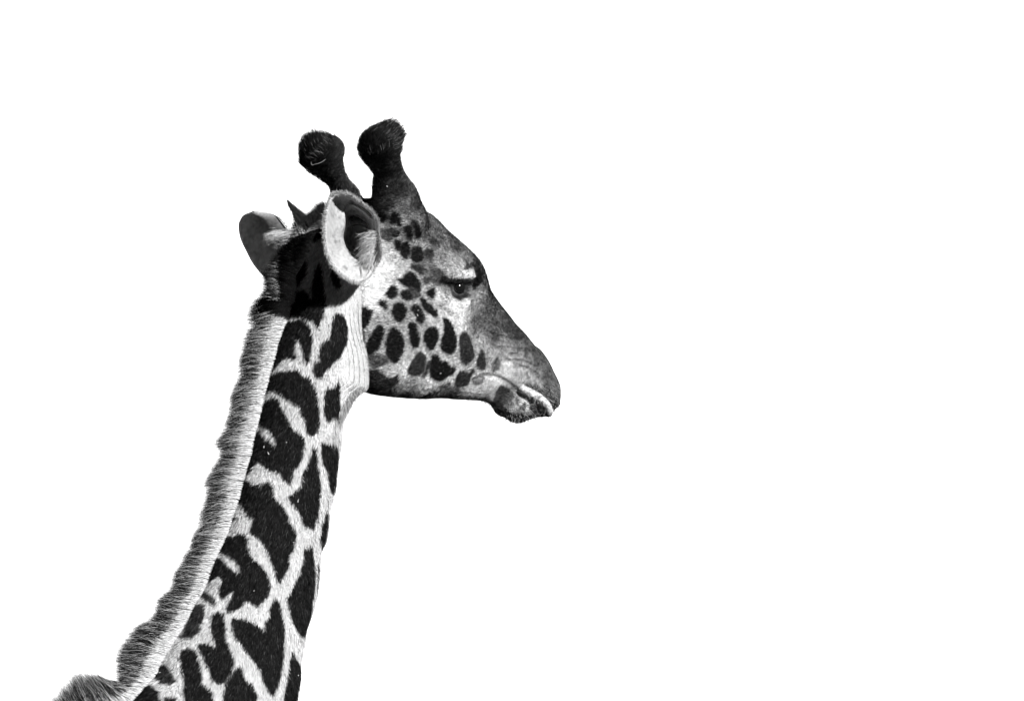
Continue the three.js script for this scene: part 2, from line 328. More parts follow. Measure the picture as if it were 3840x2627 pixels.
coatC([[500, 910], [560, 880], [650, 865], [720, 860], [760, 910], [820, 935], [855, 990], [890, 1080], [905, 1200], [905, 1300], [890, 1380], [850, 1415], [810, 1400], [795, 1340], [780, 1280], [750, 1240], [740, 1190], [700, 1160], [650, 1120], [590, 1080], [540, 1050], [480, 1040], [440, 1060], [460, 980]]);
coatC([[970, 1020], [1040, 1010], [1075, 965], [1080, 1100], [1080, 1220], [1070, 1310], [1030, 1260], [990, 1300], [960, 1270], [945, 1180], [955, 1090]]);
coatC([[690, 290], [700, 200], [770, 175], [820, 210], [835, 260], [760, 285], [690, 310]]);
coatC([[850, 230], [850, 120], [880, 0], [920, -40], [940, 40], [945, 150], [950, 220], [900, 240]]);
coatC([[780, -330], [900, -400], [1010, -420], [1000, -300], [880, -230], [800, -200], [740, -100], [700, -150]]);
coatC([[1000, 60], [1010, 20], [1060, 60], [1080, 150], [1090, 170], [1040, 160]], 0.04);
coatC([[700, 160], [730, 20], [760, -60], [800, -60], [800, 30], [760, 110]]);
coatE([[761, -184], [821, -254], [881, -264], [921, -214], [961, -144], [1001, -64], [1041, 6], [1105, 50], [1120, 120], [1110, 220], [1070, 300], [1030, 380], [1000, 470], [975, 465], [940, 430], [920, 390], [860, 360], [800, 345], [770, 310], [740, 285], [700, 320], [660, 380], [620, 390], [635, 290], [655, 180], [690, 90], [710, 30], [740, 10], [765, 20], [780, 80], [830, 110], [870, 150], [885, 100], [850, 40], [800, 0], [750, -30], [735, -80], [750, -130]]);
coatE([[1190, 165], [1215, 160], [1230, 230], [1235, 340], [1250, 480], [1245, 620], [1230, 720], [1210, 800], [1190, 860], [1160, 840], [1120, 840], [1095, 780], [1090, 730], [1060, 700], [1020, 650], [985, 580], [1000, 550], [1060, 520], [1090, 470], [1100, 390], [1140, 310], [1180, 220]]);
coatE([[1270, 110], [1330, 130], [1370, 120], [1400, 180], [1398, 260], [1385, 380], [1375, 480], [1360, 550], [1335, 520], [1320, 450], [1310, 370], [1280, 320], [1265, 230], [1262, 160]]);
coatE([[1300, 690], [1312, 750], [1310, 850], [1290, 960], [1272, 1015], [1250, 950], [1255, 860], [1275, 770]]);
coatE([[590, 430], [640, 440], [690, 470], [740, 480], [750, 510], [760, 470], [830, 450], [860, 510], [870, 590], [930, 640], [970, 720], [1000, 800], [1045, 880], [1045, 950], [1020, 1020], [995, 1100], [985, 1180], [940, 1260], [895, 1310], [870, 1240], [850, 1170], [830, 1090], [800, 1030], [770, 980], [720, 930], [680, 900], [665, 850], [680, 790], [690, 760], [640, 750], [620, 700], [590, 640], [560, 620], [555, 560], [575, 490]]);
coatE([[1225, 1150], [1236, 1160], [1232, 1260], [1218, 1390], [1212, 1390], [1222, 1260]], 0.08);
coatE([[510, 740], [545, 745], [540, 775], [515, 790]], 0.06);
coatG([[2185, 105], [2215, 125], [2245, 85], [2262, 180], [2275, 300], [2275, 430], [2255, 560], [2245, 680], [2220, 770], [2190, 860], [2165, 880], [2130, 840], [2100, 790], [2075, 740], [2060, 640], [2035, 540], [2060, 510], [2090, 440], [2110, 400], [2150, 320], [2185, 200]]);
coatG([[1500, 40], [1560, 0], [1690, 0], [1700, 80], [1720, 170], [1800, 240], [1850, 310], [1890, 400], [1895, 480], [1850, 550], [1790, 615], [1740, 600], [1690, 580], [1640, 620], [1590, 650], [1530, 680], [1510, 640], [1540, 590], [1580, 510], [1550, 490], [1520, 540], [1470, 550], [1450, 480], [1480, 400], [1440, 360], [1380, 400], [1375, 300], [1400, 230], [1450, 190], [1500, 220], [1560, 290], [1630, 330], [1610, 260], [1550, 190], [1480, 150], [1460, 110]]);
coatG([[1310, 510], [1340, 480], [1390, 520], [1420, 570], [1410, 610], [1370, 590], [1320, 550]], 0.03);
coatG([[1230, 640], [1270, 600], [1320, 600], [1335, 660], [1310, 760], [1270, 850], [1210, 890], [1160, 900], [1130, 870], [1170, 790], [1190, 710]], 0.03);
coatG([[1400, 700], [1460, 680], [1495, 720], [1510, 800], [1515, 900], [1545, 990], [1575, 1060], [1570, 1150], [1530, 1240], [1470, 1300], [1410, 1270], [1370, 1200], [1330, 1110], [1300, 1040], [1275, 970], [1290, 940], [1350, 935], [1410, 960], [1395, 870], [1380, 780]]);
coatG([[1560, 730], [1620, 715], [1700, 740], [1780, 780], [1840, 830], [1850, 750], [1880, 720], [1890, 640], [1910, 580], [1950, 550], [1975, 590], [1990, 680], [2010, 800], [2010, 920], [2010, 1020], [1995, 1120], [1970, 1250], [1940, 1340], [1915, 1400], [1870, 1350], [1830, 1270], [1810, 1190], [1760, 1110], [1700, 1030], [1640, 950], [1590, 890], [1560, 800]]);
coatG([[2080, 1015], [2110, 1070], [2140, 1130], [2145, 1250], [2125, 1370], [2110, 1470], [2080, 1600], [1980, 1600], [2000, 1420], [2030, 1290], [2050, 1180], [2055, 1090]]);
coatG([[1600, 1140], [1640, 1160], [1670, 1240], [1730, 1300], [1770, 1380], [1760, 1457], [1740, 1600], [1480, 1600], [1480, 1400], [1510, 1290], [1550, 1230]]);
coatG([[1140, 1000], [1210, 990], [1260, 1030], [1280, 1110], [1300, 1200], [1310, 1280], [1370, 1350], [1400, 1420], [1400, 1600], [1180, 1600], [1150, 1440], [1140, 1350], [1150, 1280], [1130, 1180], [1110, 1080]]);
coatG([[890, 1190], [940, 1130], [1000, 1130], [1040, 1180], [1080, 1250], [1060, 1290], [990, 1300], [920, 1270]], 0.03);
coatG([[700, 1440], [790, 1350], [850, 1310], [910, 1340], [940, 1400], [930, 1600], [600, 1600]]);
coatG([[980, 1440], [1030, 1410], [1090, 1440], [1120, 1600], [980, 1600]]);

// ground tones of the hair on the head, lighter and darker growth, plus painted shade under the jaw
const tones = [];
for (const [x, y, t] of [[1450, 760, 0.028], [1500, 700, 0.02], [1560, 760, 0.04], [1520, 790, 0.12], [1560, 850, 0.15], [1600, 860, 0.09], [1640, 900, 0.12], [1710, 925, 0.08], [1660, 960, 0.25], [1720, 990, 0.36], [1690, 1000, 0.4], [1745, 975, 0.22], [1766, 1005, 0.25], [1789, 1003, 0.03], [1796, 1035, 0.02], [1655, 1025, 0.3], [1695, 1028, 0.62], [1668, 1032, 0.4], [1762, 1030, 0.7], [1735, 1027, 0.8], [1640, 1045, 0.14], [1720, 1050, 0.03], [1680, 1050, 0.04], [1720, 1100, 0.1], [1680, 1085, 0.3], [1765, 1080, 0.2], [1600, 1000, 0.14], [1540, 1010, 0.45], [1500, 850, 0.44], [1440, 840, 0.34], [1500, 815, 0.34], [1470, 885, 0.5], [1540, 862, 0.34], [1560, 935, 0.36], [1440, 905, 0.5], [1515, 900, 0.42],
  [1400, 700, 0.012], [1480, 640, 0.013], [1430, 560, 0.007], [1270, 690, 0.018], [1200, 560, 0.007], [1330, 740, 0.03], [1410, 770, 0.025], [1180, 860, 0.04]]) tones.push([x, y, t]);
for (const [x, y, t] of [[1480, 940, 0.5], [1450, 1000, 0.8], [1420, 1060, 0.85], [1500, 1040, 0.55], [1400, 1110, 0.85], [1560, 1140, 0.35], [1480, 1180, 0.4], [1640, 1100, 0.55], [1700, 1140, 0.75], [1720, 1165, 0.85], [1740, 1130, 0.7], [1790, 1080, 0.25], [1780, 1140, 0.28], [1840, 1140, 0.14], [1850, 1200, 0.18], [1800, 1200, 0.2], [1900, 1230, 0.09], [1870, 1265, 0.14], [1950, 1258, 0.04], [1920, 1225, 0.06], [2010, 1320, 0.07], [1980, 1310, 0.08], [2020, 1350, 0.1], [1900, 1320, 0.22], [1950, 1352, 0.22], [1890, 1276, 0.215], [1960, 1300, 0.2], [1992, 1345, 0.2], [2020, 1395, 0.2], [1990, 1420, 0.26], [1850, 1330, 0.32], [1800, 1300, 0.38],
  [1700, 1250, 0.6], [1640, 1180, 0.5], [1560, 1260, 0.45], [1430, 1250, 0.42], [1370, 1300, 0.45], [1500, 1320, 0.55]]) tones.push([x, y, t]);
for (const [x, y, t] of [[1500, 1400, 0.7], [1600, 1440, 0.75], [1700, 1400, 0.65], [1780, 1430, 0.7], [1840, 1450, 0.6], [1850, 1485, 0.3], [1900, 1380, 0.5], [1960, 1400, 0.3], [2050, 1400, 0.11], [2080, 1440, 0.12], [2100, 1490, 0.18], [2092, 1520, 0.16], [2000, 1455, 0.22], [2055, 1480, 0.14], [1945, 1525, 0.65], [1960, 1550, 0.5], [1910, 1490, 0.12], [1450, 1462, 0.12], [1445, 1476, 0.04], [1520, 1483, 0.05], [1600, 1486, 0.08], [1680, 1487, 0.16], [1520, 1455, 0.4], [1600, 1460, 0.6]]) tones.push([x, y, t]);  // dark points along the lower jaw edge are under-jaw shade painted in
for (const t of tones) if (t[2] < 0.21 && t[1] > 1120) t[2] *= 0.55;
for (const t of tones) t.push(HEAD.to(cast(t[0], t[1])));
function distanceTo(poly, x, y) {                                  // below zero inside
  let d = 1e9, s = 1;
  for (let i = 0, j = poly.length - 1; i < poly.length; j = i++) {
    const [ax, ay] = poly[i], [bx, by] = poly[j], ex = bx - ax, ey = by - ay, wx = x - ax, wy = y - ay, t = clamp((wx * ex + wy * ey) / (ex * ex + ey * ey || 1e-12), 0, 1);
    d = Math.min(d, (wx - ex * t) ** 2 + (wy - ey * t) ** 2);
    const c1 = y >= ay, c2 = y < by, c3 = ex * wy > ey * wx;
    if ((c1 && c2 && c3) || (!c1 && !c2 && !c3)) s = -s;
  }
  return s * Math.sqrt(d);
}
const WHITE = 0.64;
function coat(x, y, z, fray) {                                     // reflectance of the hair that grows at a point
  const p = [x, y, z], h = HEAD.to(p), n = NECK.to(p);
  const hd = loftDistance(headLoft, x, y, z), nd = loftDistance(neckLoft, x, y, z), onHead = hd < nd || h[1] > headLoft.at(headLoft.T, h[0]) - 0.02;
  const q = onHead ? h : n, far = q[2] < 0 ? 1 : 0;
  let tone;
  if (onHead) {
    let s = 0, w = 0;
    for (const t of tones) {
      const c = t[3], e = (q[0] - c[0]) ** 2 + (q[1] - c[1]) ** 2 + 0.3 * (Math.abs(q[2]) - Math.abs(c[2])) ** 2 + 2e-5, g = 1 / (e * e);
      s += g * t[2]; w += g;
    }
    tone = s / w;
    tone = mix(tone, WHITE * 0.8, step(-0.018, 0.004, hd - nd) * step(0.15, 0.08, h[1] - 0));
  } else tone = WHITE * mix(1, 0.86, step(1290, 1330, x / K + PW / 2) * step(1600, 1500, PH / 2 - (y - EYE) / K));
  tone *= onHead ? 1 + mix(0.55, 0.2, step(0.08, 0.3, tone)) * fbm(x * 60, y * 60, z * 60) + mix(0.7, 0.4, step(0.08, 0.3, tone)) * noise(x * 230, y * 230, z * 230) : 1 + 0.16 * fbm(x * 60, y * 60, z * 60) + 0.1 * noise(x * 230, y * 230, z * 230);
  const wx = fray * (0.6 * fbm(x * 55, y * 55, z * 55) + 0.7 * noise(x * 190, y * 190, z * 190)), wy = fray * (0.6 * fbm(x * 55 + 9, y * 55, z * 55) + 0.7 * noise(x * 190, y * 190 + 5, z * 190));
  const qx = q[0] + wx + far * 0.02 * noise(x * 9, y * 9, 3), qy = q[1] + wy + far * 0.02 * noise(x * 9, y * 9, 8), edge = onHead ? 0.0035 : 0.0022;
  for (const { poly, tone: t, box } of patches[onHead ? 0 : 1]) {
    if (qx < box[0] - 0.01 || qx > box[1] + 0.01 || qy < box[2] - 0.01 || qy > box[3] + 0.01) continue;
    const d = distanceTo(poly, qx, qy) - (onHead ? 0.0022 : 0.0008);
    if (d < edge) tone = mix(tone, t * (1 + 0.5 * fbm(x * 110, y * 110, z * 110) + 0.5 * noise(x * 330, y * 330, z * 330)), step(edge, -edge, d));
  }
  return Math.max(tone, 0.005);
}

// ---------------------------------------------------------------- skin: the field meshed as one continuous surface
function meshField(fn, lo, hi, cell) {
  const NB = 8, n = [0, 1, 2].map((c) => Math.ceil((hi[c] - lo[c]) / cell / NB)), key = (i, j, k) => (i * 8192 + j) * 8192 + k, V = new Map(), pos = [], idx = [], edges = [];
  const val = new Float64Array(9 ** 3), half = cell * NB * 0.87;
  for (let bi = 0; bi < n[0]; bi++) for (let bj = 0; bj < n[1]; bj++) for (let bk = 0; bk < n[2]; bk++) {
    const o = [lo[0] + bi * NB * cell, lo[1] + bj * NB * cell, lo[2] + bk * NB * cell];
    if (Math.abs(fn(o[0] + cell * 4, o[1] + cell * 4, o[2] + cell * 4)) > half * 1.4 + 0.008) continue;
    for (let i = 0, a = 0; i < 9; i++) for (let j = 0; j < 9; j++) for (let k = 0; k < 9; k++) val[a++] = fn(o[0] + i * cell, o[1] + j * cell, o[2] + k * cell);
    for (let i = 0; i < 8; i++) for (let j = 0; j < 8; j++) for (let k = 0; k < 8; k++) {
      const b = (i * 9 + j) * 9 + k, I = bi * 8 + i, J = bj * 8 + j, L = bk * 8 + k;
      let cx = 0, cy = 0, cz = 0, m = 0;
      for (let e = 0; e < 12; e++) {
        const ax = e >> 2, s = e & 3, u = s & 1, w = s >> 1, c = ax === 0 ? [0, u, w] : ax === 1 ? [u, 0, w] : [u, w, 0], d = ax === 0 ? 81 : ax === 1 ? 9 : 1;
        const v0 = val[b + c[0] * 81 + c[1] * 9 + c[2]], v1 = val[b + c[0] * 81 + c[1] * 9 + c[2] + d];
        if ((v0 < 0) === (v1 < 0)) continue;
        const t = v0 / (v0 - v1); m++;
        cx += c[0] + (ax === 0 ? t : 0); cy += c[1] + (ax === 1 ? t : 0); cz += c[2] + (ax === 2 ? t : 0);
      }
      if (!m) continue;
      V.set(key(I, J, L), pos.length / 3);
      pos.push(o[0] + (i + cx / m) * cell, o[1] + (j + cy / m) * cell, o[2] + (k + cz / m) * cell);
      const v0 = val[b] < 0;
      if (v0 !== (val[b + 81] < 0)) edges.push([I, J, L, 0, v0]);
      if (v0 !== (val[b + 9] < 0)) edges.push([I, J, L, 1, v0]);
      if (v0 !== (val[b + 1] < 0)) edges.push([I, J, L, 2, v0]);
    }
  }
  for (const [i, j, k, ax, inside] of edges) {
    const g = ax === 0 ? [[0, -1, -1], [0, 0, -1], [0, 0, 0], [0, -1, 0]] : ax === 1 ? [[-1, 0, -1], [-1, 0, 0], [0, 0, 0], [0, 0, -1]] : [[-1, -1, 0], [0, -1, 0], [0, 0, 0], [-1, 0, 0]];
    const v = g.map(([a, b, c]) => V.get(key(i + a, j + b, k + c)));
    if (v.some((a) => a === undefined)) continue;
    if (inside) idx.push(v[0], v[1], v[2], v[0], v[2], v[3]); else idx.push(v[0], v[2], v[1], v[0], v[3], v[2]);
  }
  const normal = new Float32Array(pos.length), e = 1.2e-3;
  for (let a = 0; a < pos.length; a += 3) {
    let x = pos[a], y = pos[a + 1], z = pos[a + 2];
    const d = fn(x, y, z), gx = (fn(x + e, y, z) - d) / e, gy = (fn(x, y + e, z) - d) / e, gz = (fn(x, y, z + e) - d) / e, m = clamp(d / (gx * gx + gy * gy + gz * gz || 1), -cell, cell) * 0.9;
    x = pos[a] -= gx * m; y = pos[a + 1] -= gy * m; z = pos[a + 2] -= gz * m;
    normal.set(unit([fn(x + e, y, z) - fn(x - e, y, z), fn(x, y + e, z) - fn(x, y - e, z), fn(x, y, z + e) - fn(x, y, z - e)]), a);
  }
  const geo = new THREE.BufferGeometry();
  geo.setAttribute('position', new THREE.BufferAttribute(new Float32Array(pos), 3));
  geo.setAttribute('normal', new THREE.BufferAttribute(normal, 3));
  geo.setIndex(new THREE.BufferAttribute(new Uint32Array(idx), 1));
  return geo;
}
const t0 = Date.now();
const lo = at(60, 2930, 0), hi = at(2150, 430, 0);
const skin = meshField(bodyDistance, [lo[0], lo[1], -0.62], [hi[0], hi[1], 0.3], 0.0025);
{
  const p = skin.attributes.position, c = new Float32Array(p.count * 3);
  for (let i = 0; i < p.count; i++) { const t = coat(p.getX(i), p.getY(i), p.getZ(i), 0.002); c[i * 3] = c[i * 3 + 1] = c[i * 3 + 2] = t; }
  skin.setAttribute('color', new THREE.BufferAttribute(c, 3));
  console.log('skin', p.count, 'vertices', Date.now() - t0, 'ms');
}

// ---------------------------------------------------------------- the giraffe
const giraffe = new THREE.Group();
giraffe.name = 'giraffe';
giraffe.position.set(...at(800, 2627, 0));
giraffe.userData = { label: 'black and white giraffe head and long patched neck in side view against plain white', category: 'giraffe' };
scene.add(giraffe);
const mat = (rough, extra = {}) => new THREE.MeshPhysicalMaterial({ color: 0xffffff, vertexColors: true, roughness: rough, specularIntensity: 0.15, ...extra });
const skinMat = mat(0.8), hairMat = mat(0.55), darkHairMat = mat(0.36);
function part(name, geo, m, parent = giraffe, kind, label) {
  const o = new THREE.Mesh(geo, m);
  o.name = name;
  o.position.copy(giraffe.position).negate();
  if (parent !== giraffe) o.position.set(0, 0, 0);
  o.castShadow = o.receiveShadow = true;
  if (kind) o.userData.kind = kind;
  if (label) o.userData.label = label;
  parent.add(o);
  return o;
}
const body = part('head_and_neck', skin, skinMat);

// hair strands: thin tapering three-sided tubes, each with its own colours from root to tip
class Hair {
  constructor() { this.p = []; this.c = []; this.i = []; }
  strand(pts, width, tone) {                                       // tone(t) from root to tip
    const n = pts.length, base = this.p.length / 3;
    for (let k = 0; k < n; k++) {
      const d = unit(sub(pts[Math.min(n - 1, k + 1)], pts[Math.max(0, k - 1)])), a = unit(cross(d, Math.abs(d[2]) < 0.9 ? [0, 0, 1] : [1, 0, 0])), b = cross(d, a), t = k / (n - 1), r = width * 0.5 * (k === n - 1 ? 0.12 : 1 - 0.55 * t * t), v = tone(t);
      for (let s = 0; s < 3; s++) { const q = add(add(pts[k], a, r * Math.cos(s * 2.0944)), b, r * Math.sin(s * 2.0944)); this.p.push(q[0], q[1], q[2]); this.c.push(v, v, v); }
      if (k) for (let s = 0; s < 3; s++) { const A0 = base + (k - 1) * 3 + s, A1 = base + (k - 1) * 3 + (s + 1) % 3, B0 = A0 + 3, B1 = A1 + 3; this.i.push(A0, A1, B1, A0, B1, B0); }
    }
  }
  build() {
    const g = new THREE.BufferGeometry();
    g.setAttribute('position', new THREE.BufferAttribute(new Float32Array(this.p), 3));
    g.setAttribute('color', new THREE.BufferAttribute(new Float32Array(this.c), 3));
    g.setIndex(new THREE.BufferAttribute(new Uint32Array(this.i), 1));
    g.computeVertexNormals();
    return g;
  }
}
function along(pts, t) { const a = clamp(t, 0, 1) * (pts.length - 1), i = Math.min(pts.length - 2, Math.floor(a)); return pts[i].map((v, c) => mix(v, pts[i + 1][c], a - i)); }
function curve(root, tip, bow, n) {                                // from root to tip, bowed sideways
  const out = [];
  for (let k = 0; k <= n; k++) { const t = k / n; out.push(add(lerp3(root, tip, t), bow, 4 * t * (1 - t) * 0.5)); }
  return out;
}

// mane: root line on the nape and fringe line, measured in pairs
const maneRoot = [[1093, 1110], [1086, 1136], [1080, 1180], [1060, 1225], [1042, 1273], [1024, 1343], [1005, 1410], [990, 1470], [976, 1528], [958, 1600], [945, 1651], [936, 1700], [920, 1750], [905, 1805], [892, 1864], [874, 1917], [850, 1990], [820, 2055], [800, 2098], [775, 2170], [750, 2225], [725, 2267], [700, 2317], [678, 2357], [645, 2407], [609, 2465], [579, 2529], [545, 2565], [515, 2600], [480, 2640], [440, 2690], [390, 2750], [330, 2810], [280, 2860]];
const maneTip = [[978, 1100], [945, 1140], [925, 1182], [920, 1240], [912, 1290], [904, 1345], [895, 1405], [872, 1475], [863, 1540], [842, 1600], [809, 1656], [815, 1700], [800, 1745], [774, 1811], [770, 1855], [752, 1924], [735, 1992], [712, 2050], [685, 2095], [658, 2150], [640, 2200], [596, 2245], [580, 2300], [545, 2335], [497, 2366], [450, 2440], [440, 2490], [428, 2540], [405, 2575], [380, 2545], [340, 2536], [280, 2545], [222, 2600], [165, 2670]];
{
  const h = new Hair(), N = 50000, seg = maneRoot.map((p, i) => i ? Math.hypot(p[0] - maneRoot[i - 1][0], p[1] - maneRoot[i - 1][1]) : 0), sum = []; let acc = 0;
  for (const s of seg) sum.push(acc += s);
  const param = (d) => { let i = 1; while (i < sum.length - 1 && sum[i] < d) i++; return (i - 1 + (d - sum[i - 1]) / seg[i]) / (maneRoot.length - 1); };
  const rootFine = spline(maneRoot, 6), tipFine = spline(maneTip, 6);
  for (let k = 0; k < N; k++) {
    const t = param(rnd() * acc), r = along(rootFine, t), tuft = Math.floor(t * 210 + 0.6 * noise(t * 60, 0, 0)), tuftTo = (tuft + 0.5) / 210, e = along(tipFine, mix(t, tuftTo, 0.3 + 0.4 * rnd()) + 0.006 * noise(tuft * 1.7, 5, 0) + gauss() * 0.009);
    const side = (rnd() * 2 - 1), v = side * 0.02, len = clamp(0.9 + 0.1 * gauss() - (rnd() < 0.3 ? rnd() * 0.5 : 0) + 0.15 * noise(tuft * 3.7, 0, 0) + 0.09 * noise(t * 420, side * 1.5, 2) + 0.06 * noise(t * 34, 0, 9), 0.25, rnd() < 0.05 ? 1.2 : 1.08);
    const [f, u] = NECK.plane(r[0] + 4 + 10 * Math.abs(side), r[1], v), root = NECK.from(f, u, v);
    const [f2, u2] = NECK.plane(e[0], e[1] + 8 * gauss() * 0.6, v), end = NECK.from(f2, u2, v * 1.2 + 0.008 * gauss());
    const tip = lerp3(root, end, len), bow = [0.005 * gauss(), 0.006 + 0.01 * gauss() + 0.016 * noise(tuft * 2.3, 1, 1), 0.006 * side + 0.006 * gauss()];
    const cut = mix(0.36, 0.22, step(0.35, 0.75, t)) + 0.1 * gauss() + 0.1 * noise(t * 45, side * 2, 0), dark = 0.01 + 0.03 * rnd() ** 2, pale = 0.8 + 0.05 * gauss(), keep = rnd() < 0.3 ? 0.2 + 0.5 * rnd() : 0;
    h.strand(curve(root, tip, bow, 3), 0.0007 + 0.0005 * rnd(), (s) => mix(pale, mix(dark, pale, keep), step(cut - 0.16, cut + 0.2, s * len + 0.06 * noise(t * 300, s * 3, 1))));
  }
  for (let k = 0; k < 9000; k++) {                                 // short pale hair along the root of the mane
    const t = param(rnd() * acc), r = along(rootFine, t), e = along(tipFine, t + 0.006 * gauss()), v = 0.022 + 0.012 * rnd(), a = NECK.plane(r[0] + 10 * rnd(), r[1], v), root = NECK.from(a[0], a[1], v), b = NECK.plane(mix(r[0], e[0], 0.4), mix(r[1], e[1], 0.4) + 5 * gauss(), v * 0.9), tone = 0.78 + 0.06 * gauss();
    h.strand(curve(root, lerp3(root, NECK.from(b[0], b[1], v * 0.9), 0.5 + 0.6 * rnd()), [0, 0.002, 0.004], 2), 0.001, () => tone);
  }
  part('mane', h.build(), hairMat, giraffe, 'stuff');
}
// dark crest of the mane between the ears
{
  const h = new Hair();
  const roots = spline([[1250, 815], [1215, 830], [1180, 850], [1150, 880], [1125, 920], [1112, 970], [1105, 1030], [1095, 1085], [1092, 1120]], 6), tips = spline([[1222, 762], [1195, 765], [1160, 800], [1118, 818], [1088, 868], [1035, 960], [1000, 1010], [992, 1050], [985, 1105]], 6);
  for (let k = 0; k < 11000; k++) {
    const t = rnd(), r = along(roots, t), e = along(tips, t + 0.02 * gauss()), side = rnd() * 2 - 1, v = side * 0.025;
    const a = HEAD.plane(r[0] + 25 * rnd(), r[1] + 25 * rnd(), v), b = HEAD.plane(e[0] + 6 * gauss(), e[1] + 6 * gauss(), v * 0.8), root = HEAD.from(a[0], a[1], v), end = HEAD.from(b[0], b[1], v * 1.3 + 0.005 * gauss());
    const dark = 0.012 + 0.03 * rnd() ** 3, pale = mix(dark, 0.6 + 0.1 * gauss(), step(0.4, 0.5, t + 0.03 * gauss())), cut = 0.6 + 0.15 * gauss();
    h.strand(curve(root, lerp3(root, end, 0.65 + 0.4 * rnd()), [0.004 * gauss(), 0.006, 0], 4), 0.0012, (q) => mix(pale, dark, step(cut - 0.15, cut + 0.2, q)));
  }
  for (let k = 0; k < 420; k++) {                                  // the pointed lock that stands up
    const v = 0.01 * gauss(), a = HEAD.plane(1150 + 16 * gauss(), 838 + 10 * gauss(), v), len = rnd() ** 0.6, b = HEAD.plane(mix(1118, 1074, len) + 7 * gauss() * (1.3 - len), mix(800, 747, len) + 7 * gauss() * (1.3 - len), v * 0.3);
    h.strand(curve(HEAD.from(a[0], a[1], v), HEAD.from(b[0], b[1], v * 0.3), [-0.006, -0.004, 0], 4), 0.0013, () => 0.02);
  }
  part('mane_crest', h.build(), darkHairMat, giraffe, 'stuff', 'black upright crest of hair between the ears');
}

// ---------------------------------------------------------------- ears
function plate(grid, closeU, thick, tone) {                        // a sheet of points grid[i][j], given thickness, as one closed skin
  const n = grid.length, m = grid[0].length, P = [], N = [], col = [], idx = [];
  const get = (i, j) => grid[clamp(i, 0, n - 1)][closeU ? (j + m) % m : clamp(j, 0, m - 1)];
  const nor = grid.map((row, i) => row.map((_, j) => unit(cross(sub(get(i + 1, j), get(i - 1, j)), sub(get(i, j + 1), get(i, j - 1))))));
  for (const s of [0, 1]) for (let i = 0; i < n; i++) for (let j = 0; j < m; j++) {
    const q = add(grid[i][j], nor[i][j], s ? -thick(i / (n - 1), j / m) : 0);
    P.push(...q); const c = tone(i / (n - 1), j / m, s, q); col.push(c, c, c);
  }
  const id = (s, i, j) => (s * n + i) * m + (closeU ? j % m : j), cols = closeU ? m : m - 1;
  for (let i = 0; i < n - 1; i++) for (let j = 0; j < cols; j++) {
    idx.push(id(0, i, j), id(0, i + 1, j), id(0, i + 1, j + 1), id(0, i, j), id(0, i + 1, j + 1), id(0, i, j + 1));
    idx.push(id(1, i, j), id(1, i + 1, j + 1), id(1, i + 1, j), id(1, i, j), id(1, i, j + 1), id(1, i + 1, j + 1));
  }
  for (let j = 0; j < cols; j++) idx.push(id(0, n - 1, j), id(1, n - 1, j), id(1, n - 1, j + 1), id(0, n - 1, j), id(1, n - 1, j + 1), id(0, n - 1, j + 1));
  if (!closeU) for (let i = 0; i < n - 1; i++) for (const j of [0, m - 1]) { const a = [id(0, i, j), id(1, i, j), id(1, i + 1, j), id(0, i + 1, j)]; idx.push(a[0], a[1], a[2], a[0], a[2], a[3]); }
  const g = new THREE.BufferGeometry();
  g.setAttribute('position', new THREE.BufferAttribute(new Float32Array(P), 3));
  g.setAttribute('color', new THREE.BufferAttribute(new Float32Array(col), 3));
  g.setIndex(idx); g.computeVertexNormals();
  return g;
}
const earMat = mat(0.8, { side: THREE.DoubleSide });
let nearEar;
